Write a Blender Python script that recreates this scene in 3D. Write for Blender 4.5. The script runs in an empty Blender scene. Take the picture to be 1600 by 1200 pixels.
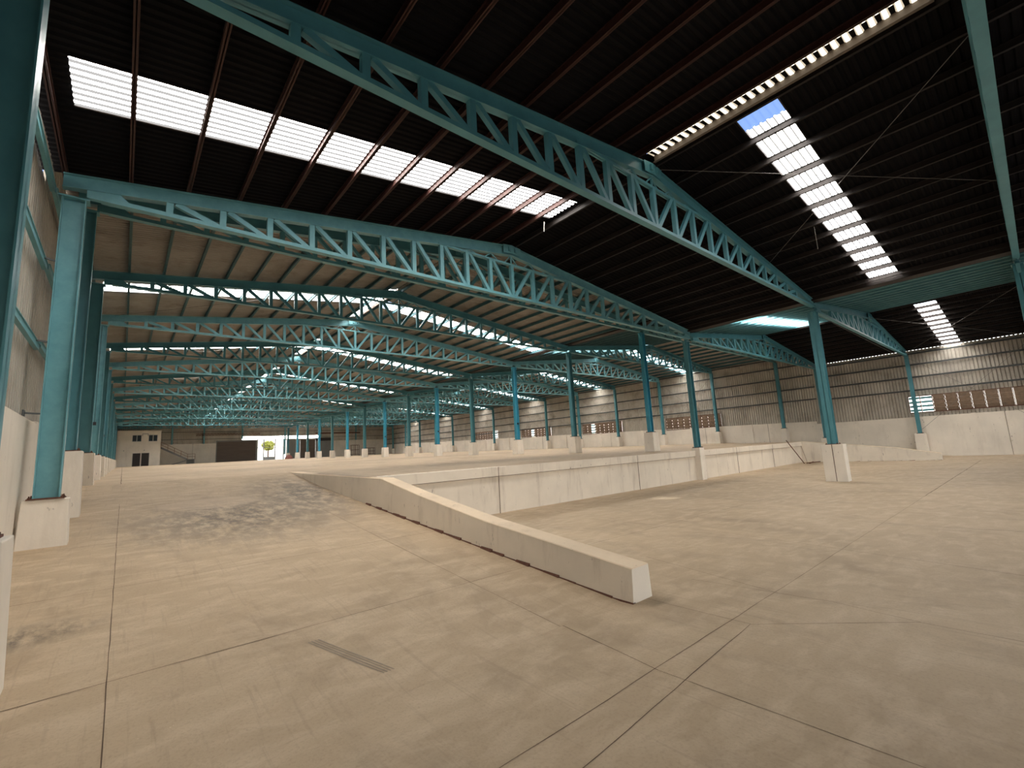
import bpy, math, random
from mathutils import Vector, Matrix
random.seed(7)
scene = bpy.context.scene
COL = scene.collection
# ------------------------------------------------------------------ camera
CZ = 2.0623
YAW, PITCH, ROLL = [math.radians(a) for a in (40.854, 8.425, -3.127)]
fw = Vector((math.sin(YAW)*math.cos(PITCH), math.cos(YAW)*math.cos(PITCH), math.sin(PITCH)))
r0 = Vector((math.cos(YAW), -math.sin(YAW), 0)); u0 = r0.cross(fw)
rt = r0*math.cos(ROLL)+u0*math.sin(ROLL); up = -r0*math.sin(ROLL)+u0*math.cos(ROLL)
cd = bpy.data.cameras.new('camera'); cam = bpy.data.objects.new('camera', cd); COL.objects.link(cam)
cd.sensor_width = 36; cd.lens = 705.1*36/1600; cd.clip_start = .05; cd.clip_end = 600
m = Matrix((rt, up, -fw)).transposed().to_4x4(); m.translation = Vector((0, 0, CZ)); cam.matrix_world = m
scene.camera = cam
# ------------------------------------------------------------------ sky, sun, exposure
wd = bpy.data.worlds.new('sky'); scene.world = wd; wd.use_nodes = True
nt = wd.node_tree; nt.nodes.clear()
wo = nt.nodes.new('ShaderNodeOutputWorld'); bg = nt.nodes.new('ShaderNodeBackground')
tc = nt.nodes.new('ShaderNodeTexCoord'); sx = nt.nodes.new('ShaderNodeSeparateXYZ')
rp = nt.nodes.new('ShaderNodeValToRGB')
rp.color_ramp.elements[0].position = 0.0; rp.color_ramp.elements[0].color = (1, .93, .82, 1)
rp.color_ramp.elements[1].position = .45; rp.color_ramp.elements[1].color = (.075, .12, .24, 1)
e = rp.color_ramp.elements.new(.2); e.color = (.75, .80, .85, 1)
nt.links.new(tc.outputs['Generated'], sx.inputs[0]); nt.links.new(sx.outputs['Z'], rp.inputs[0])
nt.links.new(rp.outputs[0], bg.inputs[0]); nt.links.new(bg.outputs[0], wo.inputs[0])
bg.inputs[1].default_value = 2.6
sd = bpy.data.lights.new('sun', 'SUN'); sun = bpy.data.objects.new('sun', sd); COL.objects.link(sun)
sd.energy = 2.0; sd.angle = math.radians(.6); sd.color = (1, .94, .84)
sun.rotation_euler = (math.radians(38), 0, math.radians(-35))
vs = scene.view_settings
vs.view_transform = 'Standard'; vs.look = 'None'; vs.gamma = 1; vs.use_curve_mapping = False
vs.exposure = 0.7
scene.cycles.use_denoising = True
scene.cycles.max_bounces = 8; scene.cycles.diffuse_bounces = 6
scene.cycles.sample_clamp_indirect = 6
# ------------------------------------------------------------------ numbers of the place
YA, YB, YC, YD = -.25, 6.0, 12.0, 15.08
BAY = 6.0
YBACK = 98.0
XL, XM, X1, XM2, X2 = -.85, 10.65, 23.68, 34.4, 45.0
XWL, XWR = -1.4, 45.5
ND = 14
def P(y): return 1.587+.016*(y-14.57)
def ramp(y): return min(max(0, .1*(y-4.0)), P(y))
YR = 20.0
def near_top(x):
    if x < XM: return 8.09+(x+.93)*.1355
    if x < X1: return 9.66-(x-XM)*.118
    if x < XM2: return 8.02+(x-X1)*.115
    return 9.25-(x-XM2)*.118
def far_top(x):
    if x < XM: return 9.23+(x+.93)*.130
    if x < X1: return 10.736-(x-XM)*.118
    if x < XM2: return 9.2+(x-X1)*.118
    return 10.465-(x-XM2)*.118
# ------------------------------------------------------------------ materials
def mat(name, col, rough=.7, metal=0, noise=0, scale=3, col2=None, spec=.3, stretch=(1, 1, 1), bump=0, detail=6):
    m = bpy.data.materials.new(name); m.use_nodes = True
    n = m.node_tree; b = n.nodes['Principled BSDF']
    b.inputs['Base Color'].default_value = (*col, 1); b.inputs['Roughness'].default_value = rough
    b.inputs['Metallic'].default_value = metal; b.inputs['Specular IOR Level'].default_value = spec
    if noise:
        t = n.nodes.new('ShaderNodeTexCoord'); mp = n.nodes.new('ShaderNodeMapping'); mp.inputs['Scale'].default_value = stretch
        nz = n.nodes.new('ShaderNodeTexNoise'); nz.inputs['Scale'].default_value = scale; nz.inputs['Detail'].default_value = detail; nz.inputs['Roughness'].default_value = .65
        cr = n.nodes.new('ShaderNodeValToRGB'); cr.color_ramp.elements[0].position = .3; cr.color_ramp.elements[1].position = .72
        c2 = col2 or tuple(c*(1-noise) for c in col)
        cr.color_ramp.elements[0].color = (*c2, 1); cr.color_ramp.elements[1].color = (*col, 1)
        n.links.new(t.outputs['Object'], mp.inputs[0]); n.links.new(mp.outputs[0], nz.inputs['Vector'])
        n.links.new(nz.outputs['Fac'], cr.inputs[0]); n.links.new(cr.outputs[0], b.inputs['Base Color'])
        if bump:
            bp = n.nodes.new('ShaderNodeBump'); bp.inputs['Strength'].default_value = bump; bp.inputs['Distance'].default_value = .01
            n.links.new(nz.outputs['Fac'], bp.inputs['Height']); n.links.new(bp.outputs[0], b.inputs['Normal'])
    return m
def emis(name, col, s, mottle=0):
    m = bpy.data.materials.new(name); m.use_nodes = True; n = m.node_tree; n.nodes.clear()
    o = n.nodes.new('ShaderNodeOutputMaterial'); e = n.nodes.new('ShaderNodeEmission')
    e.inputs[0].default_value = (*col, 1); e.inputs[1].default_value = s
    if mottle:
        t = n.nodes.new('ShaderNodeTexCoord'); nz = n.nodes.new('ShaderNodeTexNoise'); nz.inputs['Scale'].default_value = 5
        r = n.nodes.new('ShaderNodeMapRange'); r.inputs[3].default_value = s*(1-mottle); r.inputs[4].default_value = s
        r.inputs[1].default_value = .35; r.inputs[2].default_value = .6
        n.links.new(t.outputs['Object'], nz.inputs['Vector']); n.links.new(nz.outputs['Fac'], r.inputs[0]); n.links.new(r.outputs[0], e.inputs[1])
    n.links.new(e.outputs[0], o.inputs[0]); return m
class NB:
    """tiny node builder for the concrete materials"""
    def __init__(s, name):
        s.m = bpy.data.materials.new(name); s.m.use_nodes = True; s.n = s.m.node_tree; s.b = s.n.nodes['Principled BSDF']
        s.t = s.n.nodes.new('ShaderNodeTexCoord'); s.b.inputs['Roughness'].default_value = .62; s.b.inputs['Specular IOR Level'].default_value = .25
    def noise(s, scale, stretch=(1, 1, 1), rot=0, detail=8, rough=.6, dist=0, loc=(0, 0, 0)):
        mp = s.n.nodes.new('ShaderNodeMapping'); mp.inputs['Scale'].default_value = stretch; mp.inputs['Rotation'].default_value = (0, 0, rot); mp.inputs['Location'].default_value = loc
        z = s.n.nodes.new('ShaderNodeTexNoise'); z.inputs['Scale'].default_value = scale; z.inputs['Detail'].default_value = detail
        z.inputs['Roughness'].default_value = rough; z.inputs['Distortion'].default_value = dist
        s.n.links.new(s.t.outputs['Object'], mp.inputs[0]); s.n.links.new(mp.outputs[0], z.inputs['Vector']); return z.outputs['Fac']
    def rng(s, v, a, b, c=0, d=1):
        r = s.n.nodes.new('ShaderNodeMapRange'); s.n.links.new(v, r.inputs[0])
        for i, q in enumerate((a, b, c, d)): r.inputs[i+1].default_value = q
        return r.outputs[0]
    def mix(s, f, a, b):
        x = s.n.nodes.new('ShaderNodeMix'); x.data_type = 'RGBA'
        if hasattr(f, 'is_output'): s.n.links.new(f, x.inputs[0])
        else: x.inputs[0].default_value = f
        for i, q in ((6, a), (7, b)):
            if hasattr(q, 'is_output'): s.n.links.new(q, x.inputs[i])
            else: x.inputs[i].default_value = (*q, 1)
        return x.outputs[2]
    def math(s, op, a, b=None):
        x = s.n.nodes.new('ShaderNodeMath'); x.operation = op
        for i, q in enumerate((a, b)):
            if q is None: continue
            if hasattr(q, 'is_output'): s.n.links.new(q, x.inputs[i])
            else: x.inputs[i].default_value = q
        return x.outputs[0]
    def spot(s, c, r, soft=.5):
        sp = s.n.nodes.new('ShaderNodeSeparateXYZ'); s.n.links.new(s.t.outputs['Object'], sp.inputs[0])
        dx = s.math('MULTIPLY', s.math('SUBTRACT', sp.outputs[0], c[0]), 1/r[0]); dy = s.math('MULTIPLY', s.math('SUBTRACT', sp.outputs[1], c[1]), 1/r[1])
        d = s.math('SQRT', s.math('ADD', s.math('MULTIPLY', dx, dx), s.math('MULTIPLY', dy, dy)))
        return s.rng(d, soft, 1, 1, 0)
    def out(s, c, bump=None):
        s.n.links.new(c, s.b.inputs['Base Color'])
        if bump is not None:
            bp = s.n.nodes.new('ShaderNodeBump'); bp.inputs['Strength'].default_value = .25; bp.inputs['Distance'].default_value = .01
            s.n.links.new(bump, bp.inputs['Height']); s.n.links.new(bp.outputs[0], s.b.inputs['Normal'])
        return s.m
def concrete_floor():
    q = NB('tan_concrete')
    c = q.mix(q.rng(q.noise(.25, dist=.6), .35, .65), (.44, .33, .215), (.55, .42, .28))
    c = q.mix(q.rng(q.noise(1.6, stretch=(1, 2.2, 1), rot=.35, dist=.4), .45, .75), c, (.62, .485, .34))
    c = q.mix(q.math('MULTIPLY', q.rng(q.noise(.9, stretch=(1, .5, 1), dist=.5, detail=11, rough=.72, loc=(3, 9, 0)), .5, .72), .5), c, (.27, .195, .13))
    fine = q.noise(38, detail=4)
    c = q.mix(q.math('MULTIPLY', q.rng(fine, .5, .75), .35), c, (.30, .21, .14))
    tr = q.noise(9, stretch=(2.2, .06, 1), rot=.45, detail=3)
    c = q.mix(q.math('MULTIPLY', q.rng(tr, .58, .7), .3), c, (.34, .25, .17))
    ragged = q.rng(q.noise(3.5, stretch=(1, .5, 1), detail=10, rough=.78), .40, .56)
    spk = q.noise(17, stretch=(1, .8, 1), detail=5, rough=.8, loc=(5, 1, 0))
    c = q.mix(q.math('MULTIPLY', q.rng(spk, .66, .73), .55), c, (.80, .66, .50))
    spk2 = q.noise(11, stretch=(1, .8, 1), detail=7, rough=.8, loc=(1, 8, 0))
    c = q.mix(q.math('MULTIPLY', q.rng(spk2, .67, .74), .6), c, (.24, .17, .115))
    for cc, rr, k in (((-.75, 7.5), (.85, .45), .9), ((2.2, 12.8), (2.8, 3.6), .85), ((4.4, 15.5), (1.8, 4.4), .85), ((14, 17.5), (9, 2.6), .5), ((8, 30), (9, 5), .4), ((22, 36), (14, 5), .4), ((10, 50), (14, 7), .35), ((20, 10.6), (8, 1.3), .4), ((28, 9), (7, 2), .35)):
        c = q.mix(q.math('MULTIPLY', q.math('MULTIPLY', q.spot(cc, rr, .2), ragged), k), c, (.14, .115, .095))
    c = q.mix(q.math('MULTIPLY', q.spot((1.9, 15.0), (1.3, .9), .8), .5), c, (.56, .43, .31))
    return q.out(c, fine)
def painted_wall(name, base, stain, amount):
    q = NB(name)
    c = q.mix(q.rng(q.noise(.7), .35, .65), base, tuple(v*.88 for v in base))
    st = q.noise(2.2, stretch=(1, 1, .16), detail=9, rough=.7)
    c = q.mix(q.math('MULTIPLY', q.rng(st, .53, .72), amount), c, stain)
    sp = q.noise(7, stretch=(1, 1, .5), detail=6, loc=(4, 2, 1))
    c = q.mix(q.math('MULTIPLY', q.rng(sp, .66, .72), .6), c, (.16, .13, .11))
    return q.out(c, q.noise(25))
def sheet_mat(name, c1, c2, stain, sc=(.05, .5, .5), rough=.55):
    q = NB(name)
    c = q.mix(q.rng(q.noise(1.1, stretch=sc, detail=8), .4, .62), c1, c2)
    c = q.mix(q.math('MULTIPLY', q.rng(q.noise(.8, detail=9, rough=.7, loc=(7, 1, 3)), .5, .68), .6), c, stain)
    m = q.out(c); q.b.inputs['Roughness'].default_value = rough; return m
M = {}
M['floor'] = concrete_floor()
M['joint'] = mat('joint_filler', (.12, .08, .055), .95)
M['skid'] = mat('tyre_rubber_mark', (.33, .27, .21), .9)
M['white'] = painted_wall('old_white_paint', (.80, .73, .63), (.50, .43, .35), .35)
M['stained'] = painted_wall('stained_white_paint', (.76, .68, .57), (.40, .33, .27), .6)
M['coping'] = painted_wall('dusty_coping', (.80, .64, .46), (.55, .42, .29), .5)
M['rust'] = mat('rust', (.16, .07, .045), .85, noise=.5, scale=12)
M['teal'] = mat('teal_enamel', (.085, .28, .33), .42, noise=.3, scale=1.6, spec=.45, col2=(.06, .21, .25))
M['blue'] = mat('bright_teal_enamel', (.05, .33, .46), .42, noise=.3, scale=1.6, spec=.45, col2=(.035, .25, .36))
M['palelit'] = mat('pale_lit_teal_enamel', (.16, .38, .42), .45, noise=.35, scale=2.5, spec=.4, col2=(.10, .28, .32))  # pale paint; on trusses and columns also skylight put into the colour
M['oxide'] = mat('red_oxide_primer', (.055, .021, .016), .6, noise=.4, scale=5)
M['darkpurlin'] = mat('dark_brown_primer', (.022, .016, .014), .6, noise=.4, scale=5)
M['tealpurlin'] = mat('teal_grey_purlin_paint', (.06, .15, .17), .55, noise=.3, scale=4)
M['sheetdark'] = sheet_mat('shade_black_sheet', (.0045, .0042, .0048), (.0075, .007, .008), (.003, .0027, .003), rough=.8); M['sheetdark'].node_tree.nodes['Principled BSDF'].inputs['Specular IOR Level'].default_value = .08  # the near roof's dimness is put into this sheet colour
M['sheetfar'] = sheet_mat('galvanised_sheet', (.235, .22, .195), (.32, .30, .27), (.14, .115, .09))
M['wallsheet'] = sheet_mat('weathered_wall_sheet', (.42, .385, .33), (.52, .48, .41), (.24, .20, .155), sc=(.6, .6, .2))
M['girt'] = mat('grey_girt', (.09, .10, .10), .6, noise=.3, scale=3)
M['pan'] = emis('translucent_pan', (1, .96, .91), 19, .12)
M['web'] = emis('shaded_translucent_rib', (.86, .84, .82), .42)  # ribs here and below glow weaker: their shade is put into the emission
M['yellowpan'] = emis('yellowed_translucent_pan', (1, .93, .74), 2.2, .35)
M['yellowweb'] = emis('yellowed_shaded_rib', (.95, .80, .58), .5)
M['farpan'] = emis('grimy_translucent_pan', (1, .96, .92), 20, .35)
M['farweb'] = emis('grimy_shaded_rib', (.86, .86, .86), .6)
M['flash'] = mat('tan_ridge_flashing', (.16, .125, .10), .6, noise=.3, scale=3)
M['dark'] = mat('dark_opening', (.035, .03, .028), .6)
M['glass'] = mat('dark_window_glass', (.03, .03, .035), .12, spec=.6)
M['alu'] = mat('aluminium_frame', (.5, .48, .45), .4)
M['shutter'] = mat('brown_roller_shutter', (.15, .115, .095), .6, noise=.25, scale=1, stretch=(.2, .2, 4))
M['greypanel'] = mat('grey_metal_door', (.25, .25, .24), .6, noise=.2, scale=1)
M['steel'] = mat('bare_steel_rod', (.16, .15, .14), .6, .2)
M['rail'] = mat('orange_brown_railing', (.30, .17, .10), .6)
M['slat'] = mat('dusty_brown_slat', (.30, .22, .16), .6, noise=.4, scale=5)
M['leaf'] = mat('leaves', (.62, .62, .14), .7, noise=.35, scale=3)
M['earth'] = mat('pale_yard_concrete', (.55, .50, .43), .9, noise=.2, scale=.5)
M['gate'] = mat('white_gate_paint', (.75, .77, .78), .5)
M['pink'] = mat('faded_pink_cloth', (.50, .20, .17), .9, noise=.4, scale=6)
M['black'] = mat('black_plastic', (.03, .03, .035), .5)
# clear corrugated sheet that shows the sky
cm = bpy.data.materials.new('clear_sheet'); cm.use_nodes = True; n = cm.node_tree; n.nodes.clear()
o_ = n.nodes.new('ShaderNodeOutputMaterial'); mx = n.nodes.new('ShaderNodeMixShader'); tr_ = n.nodes.new('ShaderNodeBsdfTransparent'); df = n.nodes.new('ShaderNodeBsdfTranslucent')
tr_.inputs[0].default_value = (.85, .92, 1, 1); df.inputs[0].default_value = (.5, .6, .8, 1); mx.inputs[0].default_value = .12
n.links.new(tr_.outputs[0], mx.inputs[1]); n.links.new(df.outputs[0], mx.inputs[2]); n.links.new(mx.outputs[0], o_.inputs[0]); M['clear'] = cm
# ------------------------------------------------------------------ mesh builder
class MB:
    def __init__(s): s.v = []; s.f = []; s.mi = []
    def add(s, vs, fs, mi=0):
        b = len(s.v); s.v += [tuple(v) for v in vs]
        for f in fs: s.f.append([b+i for i in f]); s.mi.append(mi)
        return s
    def box(s, x0, x1, y0, y1, z0, z1, mi=0):
        return s.add([(x0, y0, z0), (x1, y0, z0), (x1, y1, z0), (x0, y1, z0), (x0, y0, z1), (x1, y0, z1), (x1, y1, z1), (x0, y1, z1)],
              [(3, 2, 1, 0), (4, 5, 6, 7), (0, 1, 5, 4), (1, 2, 6, 5), (2, 3, 7, 6), (3, 0, 4, 7)], mi)
    def hexa(s, lo, hi, mi=0):
        return s.add(list(lo)+list(hi), [(3, 2, 1, 0), (4, 5, 6, 7), (0, 1, 5, 4), (1, 2, 6, 5), (2, 3, 7, 6), (3, 0, 4, 7)], mi)
    def bar(s, a, b, w, d, side=(0, 1, 0), mi=0):
        """box between a and b; d along side, w across"""
        a = Vector(a); b = Vector(b); t = (b-a).normalized(); sd_ = Vector(side); sd_ = (sd_-t*sd_.dot(t)).normalized(); n_ = t.cross(sd_)
        h = n_*w/2; k = sd_*d/2
        return s.hexa([a-h-k, a+h-k, a+h+k, a-h+k], [b-h-k, b+h-k, b+h+k, b-h+k], mi)
    def tube(s, a, b, r, n=6, mi=0):
        a = Vector(a); b = Vector(b); t = (b-a).normalized(); x = t.orthogonal().normalized(); y = t.cross(x)
        c = [x*math.cos(i*2*math.pi/n)*r+y*math.sin(i*2*math.pi/n)*r for i in range(n)]
        return s.add([a+q for q in c]+[b+q for q in c], [(i, (i+1) % n, n+(i+1) % n, n+i) for i in range(n)]+[tuple(range(n))[::-1], tuple(range(n, 2*n))], mi)
    def prism_y(s, poly, y0, y1, mi=0):
        n = len(poly)
        return s.add([(x, y0, z) for x, z in poly]+[(x, y1, z) for x, z in poly], [(i, (i+1) % n, n+(i+1) % n, n+i) for i in range(n)]+[tuple(range(n))[::-1], tuple(range(n, 2*n))], mi)
    def prism_x(s, poly, x0, x1, mi=0):
        n = len(poly)
        return s.add([(x0, y, z) for y, z in poly]+[(x1, y, z) for y, z in poly], [(i, (i+1) % n, n+(i+1) % n, n+i) for i in range(n)]+[tuple(range(n))[::-1], tuple(range(n, 2*n))], mi)
    def build(s, name, mats, parent=None, off=(0, 0, 0), bevel=0, smooth=False):
        me = bpy.data.meshes.new(name); ox, oy, oz = off
        me.from_pydata([(x-ox, y-oy, z-oz) for x, y, z in s.v], [], s.f)
        for m_ in (mats if isinstance(mats, (list, tuple)) else [mats]): me.materials.append(M[m_])
        me.polygons.foreach_set('material_index', s.mi); me.update()
        ob = bpy.data.objects.new(name, me); COL.objects.link(ob)
        if parent: ob.parent = parent
        else: ob.location = off
        if bevel:
            b = ob.modifiers.new('bevel', 'BEVEL'); b.width = bevel; b.segments = 2; b.limit_method = 'ANGLE'
        return ob
def tag(o, label, cat, group=None, kind=None):
    o['label'] = label; o['category'] = cat
    if group: o['group'] = group
    if kind: o['kind'] = kind
    return o
def thing(name, loc, label, cat, group=None):
    o = bpy.data.objects.new(name, None); COL.objects.link(o); o.location = loc; o.empty_display_size = .2
    return tag(o, label, cat, group)
def struct(o): o['kind'] = 'structure'; return o
ORD = ['first', 'second', 'third', 'fourth', 'fifth', 'sixth', 'seventh', 'eighth', 'ninth', 'tenth', 'eleventh', 'twelfth', 'thirteenth', 'fourteenth', 'fifteenth', 'sixteenth', 'seventeenth', 'eighteenth']
# ================================================================== SETTING
# ---- low floor, ramps and raised floor
def wig(a, b, w, z, mb, mi=1, amp=.006, zf=None):
    a = Vector(a); b = Vector(b); L = (b-a).length; n = max(2, int(L/.35)); t = (b-a)/L; s = Vector((-t.y, t.x))
    pts = []
    for i in range(n+1):
        q = a+(b-a)*i/n+s*random.uniform(-amp, amp); ww = w*random.uniform(.6, 1.3)/2
        for k in (-1, 1):
            p = q+s*ww*k; pts.append((p.x, p.y, (zf(p.y) if zf else 0)+z))
    mb.add(pts, [(2*i, 2*i+1, 2*i+3, 2*i+2) for i in range(n)], mi)
fl = MB(); fl.add([(XWL, -7, 0), (XWR, -7, 0), (XWR, 12.6, 0), (XWL, 12.6, 0)], [(0, 1, 2, 3)])
G = .0055
for a, b in [((3.85, -1), (3.85, 2.62)), ((3.85, 2.62), (4.04, 4)), ((-1.4, 2.64), (19, 2.68)), ((0, 2), (0, 4)),
             ((2.2, 2.25), (5.45, 2.45)), ((5.45, 2.45), (6.63, 1.16)), ((6.63, 1.16), (6.63, -1)), ((5.47, 3.8), (5.45, 2.45)),
             ((6.64, 3.78), (6.79, 2.0)), ((6.79, 2.0), (6.63, 1.16)), ((7.44, 5.09), (6.75, 2.62)), ((5.6, 6.7), (26.1, 6.2)),
             ((10.41, 5.17), (9.4, .2)), ((13.2, 12), (13.2, -1)), ((18.9, 12), (18.9, -1)), ((10.4, 12.2), (10.4, 5.2)), ((0, 5.05), (-.5, 5.6)), ((25.5, 12), (25.5, -1)), ((32, 12), (32, -1)), ((19, 2.68), (39, 2.7))]:
    wig(a, b, G if a[0] < 8 and b[1] < 4 else (.008 if b[0] < 26.2 else .02), .002, fl)
# tyre skid: four parallel rubber marks
for k in range(4):
    wig((1.62+k*.035, 5.45), (2.0+k*.035, 4.4), .018, .004, fl, 2, .002, zf=ramp)
struct(fl.build('floor', ['floor', 'joint', 'skid']))
# left ramp
rl = MB(); ys = [4.0, 20.0]
rl.add([(XWL, 4, .001), (5.25, 4, .001), (5.25, 8, ramp(8)), (XWL, 8, ramp(8)), (5.25, 12, ramp(12)), (XWL, 12, ramp(12)), (5.25, 16, ramp(16)), (XWL, 16, ramp(16)), (5.25, YR, P(YR)), (XWL, YR, P(YR))],
       [(0, 1, 2, 3), (3, 2, 4, 5), (5, 4, 6, 7), (7, 6, 8, 9)])
for a, b in [((0, 4), (0, 19.5)), ((4.0, 4), (4.0, 12)), ((-1.3, 5.85), (5.2, 5.8)), ((-1.3, 8.72), (5.2, 8.68)), ((-1.3, 11.6), (5.2, 11.6)), ((-1.3, 14.5), (5.2, 14.5)), ((4.0, 12), (4.0, 19.5))]:
    wig(a, b, .007, .004, rl, 1, .004, zf=ramp)
struct(rl.build('floor_ramp', ['floor', 'joint']))
# right ramp
rr = MB(); rr.add([(39.95, 4.5, .001), (XWR, 4.5, .001), (XWR, YR, P(YR)), (39.95, YR, P(YR))], [(0, 1, 2, 3)])
struct(rr.build('floor_ramp', ['floor', 'joint']))
# raised floor
rf = MB()
rf.add([(5.25, 12.45, P(12.45)), (39.95, 12.45, P(12.45)), (39.95, YR, P(YR)), (5.25, YR, P(YR))], [(0, 1, 2, 3)])
rf.add([(XWL, YR, P(YR)), (XWR, YR, P(YR)), (XWR, YBACK+.2, P(YBACK+.2)), (XWL, YBACK+.2, P(YBACK+.2))], [(0, 1, 2, 3)])
for a, b in [((0, 20), (0, 98)), ((6, 20.2), (6, 98)), ((12, 13), (12, 98)), ((18, 13), (18, 98)), ((30, 13), (30, 98)), ((36, 13), (36, 98))]:
    wig(a, b, .02, .003, rf, 1, .01, zf=P)
for k in range(9):
    wig((-1 if k else 5.4, 18+k*8.5), (45, 18+k*8.5), .02, .003, rf, 1, .01, zf=P)
struct(rf.build('floor_raised', ['floor', 'joint']))
# ---- corrugated sheeting
def corr(t0, t1, pitch=.16, h=.036):
    """profile (t, offset, webflag) of trapezoid ribs"""
    out = []; n = max(1, int(round((t1-t0)/pitch))); p = (t1-t0)/n
    for i in range(n):
        a = t0+i*p; out += [(a, 0), (a+p*.36, 0), (a+p*.56, h), (a+p*.80, h)]
    out.append((t1, 0)); return out
def roof_strip(mb, y0, y1, xs, zf, mis=(0, 0), lift=0, pitch=.16):
    pr = corr(y0, y1, pitch)
    n = len(pr); V = []
    for x in xs:
        for (y, o) in pr: V.append((x, y, zf(x)+o+lift))
    F = []; mi = []
    for j in range(len(xs)-1):
        for i in range(n-1):
            F.append((j*n+i, j*n+i+1, (j+1)*n+i+1, (j+1)*n+i)); mi.append(mis[0] if i % 4 in (0, 2) else mis[1])
    b = len(mb.v); mb.v += V; mb.f += [[b+k for k in f] for f in F]; mb.mi += mi
NT = lambda x: near_top(x)+.17
FT = lambda x: far_top(x)+.17
Y0N, Y1N = -7.0, 12.3
STRIPS_N = {'l': [(8.6, 9.85)], 'r': [(2.85, 3.8)], 'l2': [(8.5, 9.8)], 'r2': [(2.95, 3.95)]}
def far_strips(side):
    out = []
    for k in range(1, ND-1, 2):
        yd = YD+BAY*k
        o = 1.65 if side[0] == 'l' else 2.0
        out.append((yd+o, yd+o+1.25))
    return out
SL = {'l': (XWL-.35, XM-.02), 'r': (XM+.02, X1-.22), 'l2': (X1+.22, XM2-.02), 'r2': (XM2+.02, XWR+.19)}
SN = {'l': 'left slope of the near hall', 'r': 'right slope of the near hall', 'l2': 'left slope of the second near bay', 'r2': 'right slope of the second near bay'}
SF = {'l': 'left slope of the far hall', 'r': 'right slope of the far hall', 'l2': 'left slope of the second far bay', 'r2': 'right slope of the second far bay'}
def roof(key, y0, y1, zf, strips, sheet, ridge=()):
    x0, x1 = SL[key]; mb = MB(); y = y0
    rib = [(max(a, y0), b) for a, b in ridge]
    spans = []
    for a, b in strips: spans.append((y, a)); y = b
    spans.append((y, y1))
    for a, b in spans:
        # cut away the ridge light
        cur = a
        for (ra, rb_) in ridge:
            if rb_ <= a or ra >= b: continue
            if ra > cur: roof_strip(mb, cur, ra, (x0, x1), zf)
            lo, hi = max(cur, ra), min(b, rb_)
            xx = (x0, x1-RW) if key[0] == 'l' else (x0, x1)
            roof_strip(mb, lo, hi, xx, zf); cur = hi
        if cur < b-1e-6: roof_strip(mb, cur, b, (x0, x1), zf)
    return struct(mb.build('ceiling', [sheet]))
RW = .50
RIDGE_N = [(.15, 5.85)]
RIDGE_F = [(YD+BAY*k+.15, YD+BAY*(k+1)-.15) for k in range(1, ND-1, 2)]
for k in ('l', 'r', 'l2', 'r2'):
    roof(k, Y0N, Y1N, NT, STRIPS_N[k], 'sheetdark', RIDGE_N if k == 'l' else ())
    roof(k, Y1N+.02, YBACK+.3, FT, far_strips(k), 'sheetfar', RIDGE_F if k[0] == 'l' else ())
rc = MB()
for xm in (XM, XM2):
    for y0, y1, zf in ((Y0N, Y1N, NT), (Y1N+.02, YBACK+.3, FT)):
        rc.prism_y([(xm-.25, zf(xm-.25)+.045), (xm, zf(xm)+.05), (xm+.25, zf(xm+.25)+.045), (xm+.25, zf(xm+.25)+.055), (xm, zf(xm)+.065), (xm-.25, zf(xm-.25)+.055)], y0, y1)
struct(rc.build('ceiling_ridge_cap', ['sheetdark']))
# unseen sheet between the two roof levels, added to block sky light
gb = MB()
for a, b in ((XWL-.3, X1), (X1, XWR+.3)):
    xm = XM if a < 0 else XM2
    gb.prism_y([(a, NT(a)+.04), (xm, NT(xm)+.04), (b-.01, NT(b-.01)+.04), (b-.01, FT(b-.01)+.01), (xm, FT(xm)+.01), (a, FT(a)+.01)], 12.31, 12.33)
struct(gb.build('wall_step_sky_block', ['wallsheet']))
# skylights
def skylight(key, a, b, zf, where, pan, web, clear=False, group='skylight strips'):
    x0, x1 = SL[key]
    inset = .0
    if key == 'l': x0 = -.95
    xs = (x0, x1)
    t = thing('skylight', ((x0+x1)/2, (a+b)/2, zf((x0+x1)/2)), where, 'skylight', group)
    mb = MB(); off = t.location
    if clear:
        xc = x0+.52 if key[0] == 'r' else x0
        x_c0 = x0+.1
        roof_strip(mb, a, b, (x_c0+.8, x1), zf, (0, 1)); mb.build('translucent_sheet', [pan, web], t, off)
        mc = MB(); roof_strip(mc, a, b, (x_c0+.12, x_c0+.8), zf, (0, 0)); c = mc.build('clear_sheet', ['clear'], t, off); c['label'] = 'clear blue-tinted corrugated end piece'
        md = MB(); roof_strip(md, a, b, (x0, x_c0+.12), zf, (0, 0)); md.build('ridge_flap', ['sheetdark'], t, off)
    else:
        roof_strip(mb, a, b, xs, zf, (0, 1)); mb.build('translucent_sheet', [pan, web], t, off)
        if key == 'l':
            md = MB(); roof_strip(md, a, b, (XWL-.35, x0), zf, (0, 0)); md.build('eave_flap', ['sheetdark' if pan == 'pan' else 'sheetfar'], t, off)
    e = MB()
    for y in (a, b):
        e.bar((xs[0], y, zf(xs[0])-.006), (xs[1], y, zf(xs[1])-.006), .012, .03)
    e.build('edge_strip', ['darkpurlin'], t, off)
    return t
skylight('l', *STRIPS_N['l'][0], NT, 'broad white corrugated skylight across the dark left roof slope, nearest the left wall', 'pan', 'web')
skylight('r', *STRIPS_N['r'][0], NT, 'white skylight strip with a clear blue top end on the dark right roof slope', 'pan', 'web', True)
skylight('l2', *STRIPS_N['l2'][0], NT, 'skylight glimpsed behind teal purlins beside the nearest middle column', 'pan', 'web')
skylight('r2', *STRIPS_N['r2'][0], NT, 'short white skylight strip above the brown louvres, near the right edge of the photo', 'pan', 'web', True)
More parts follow.
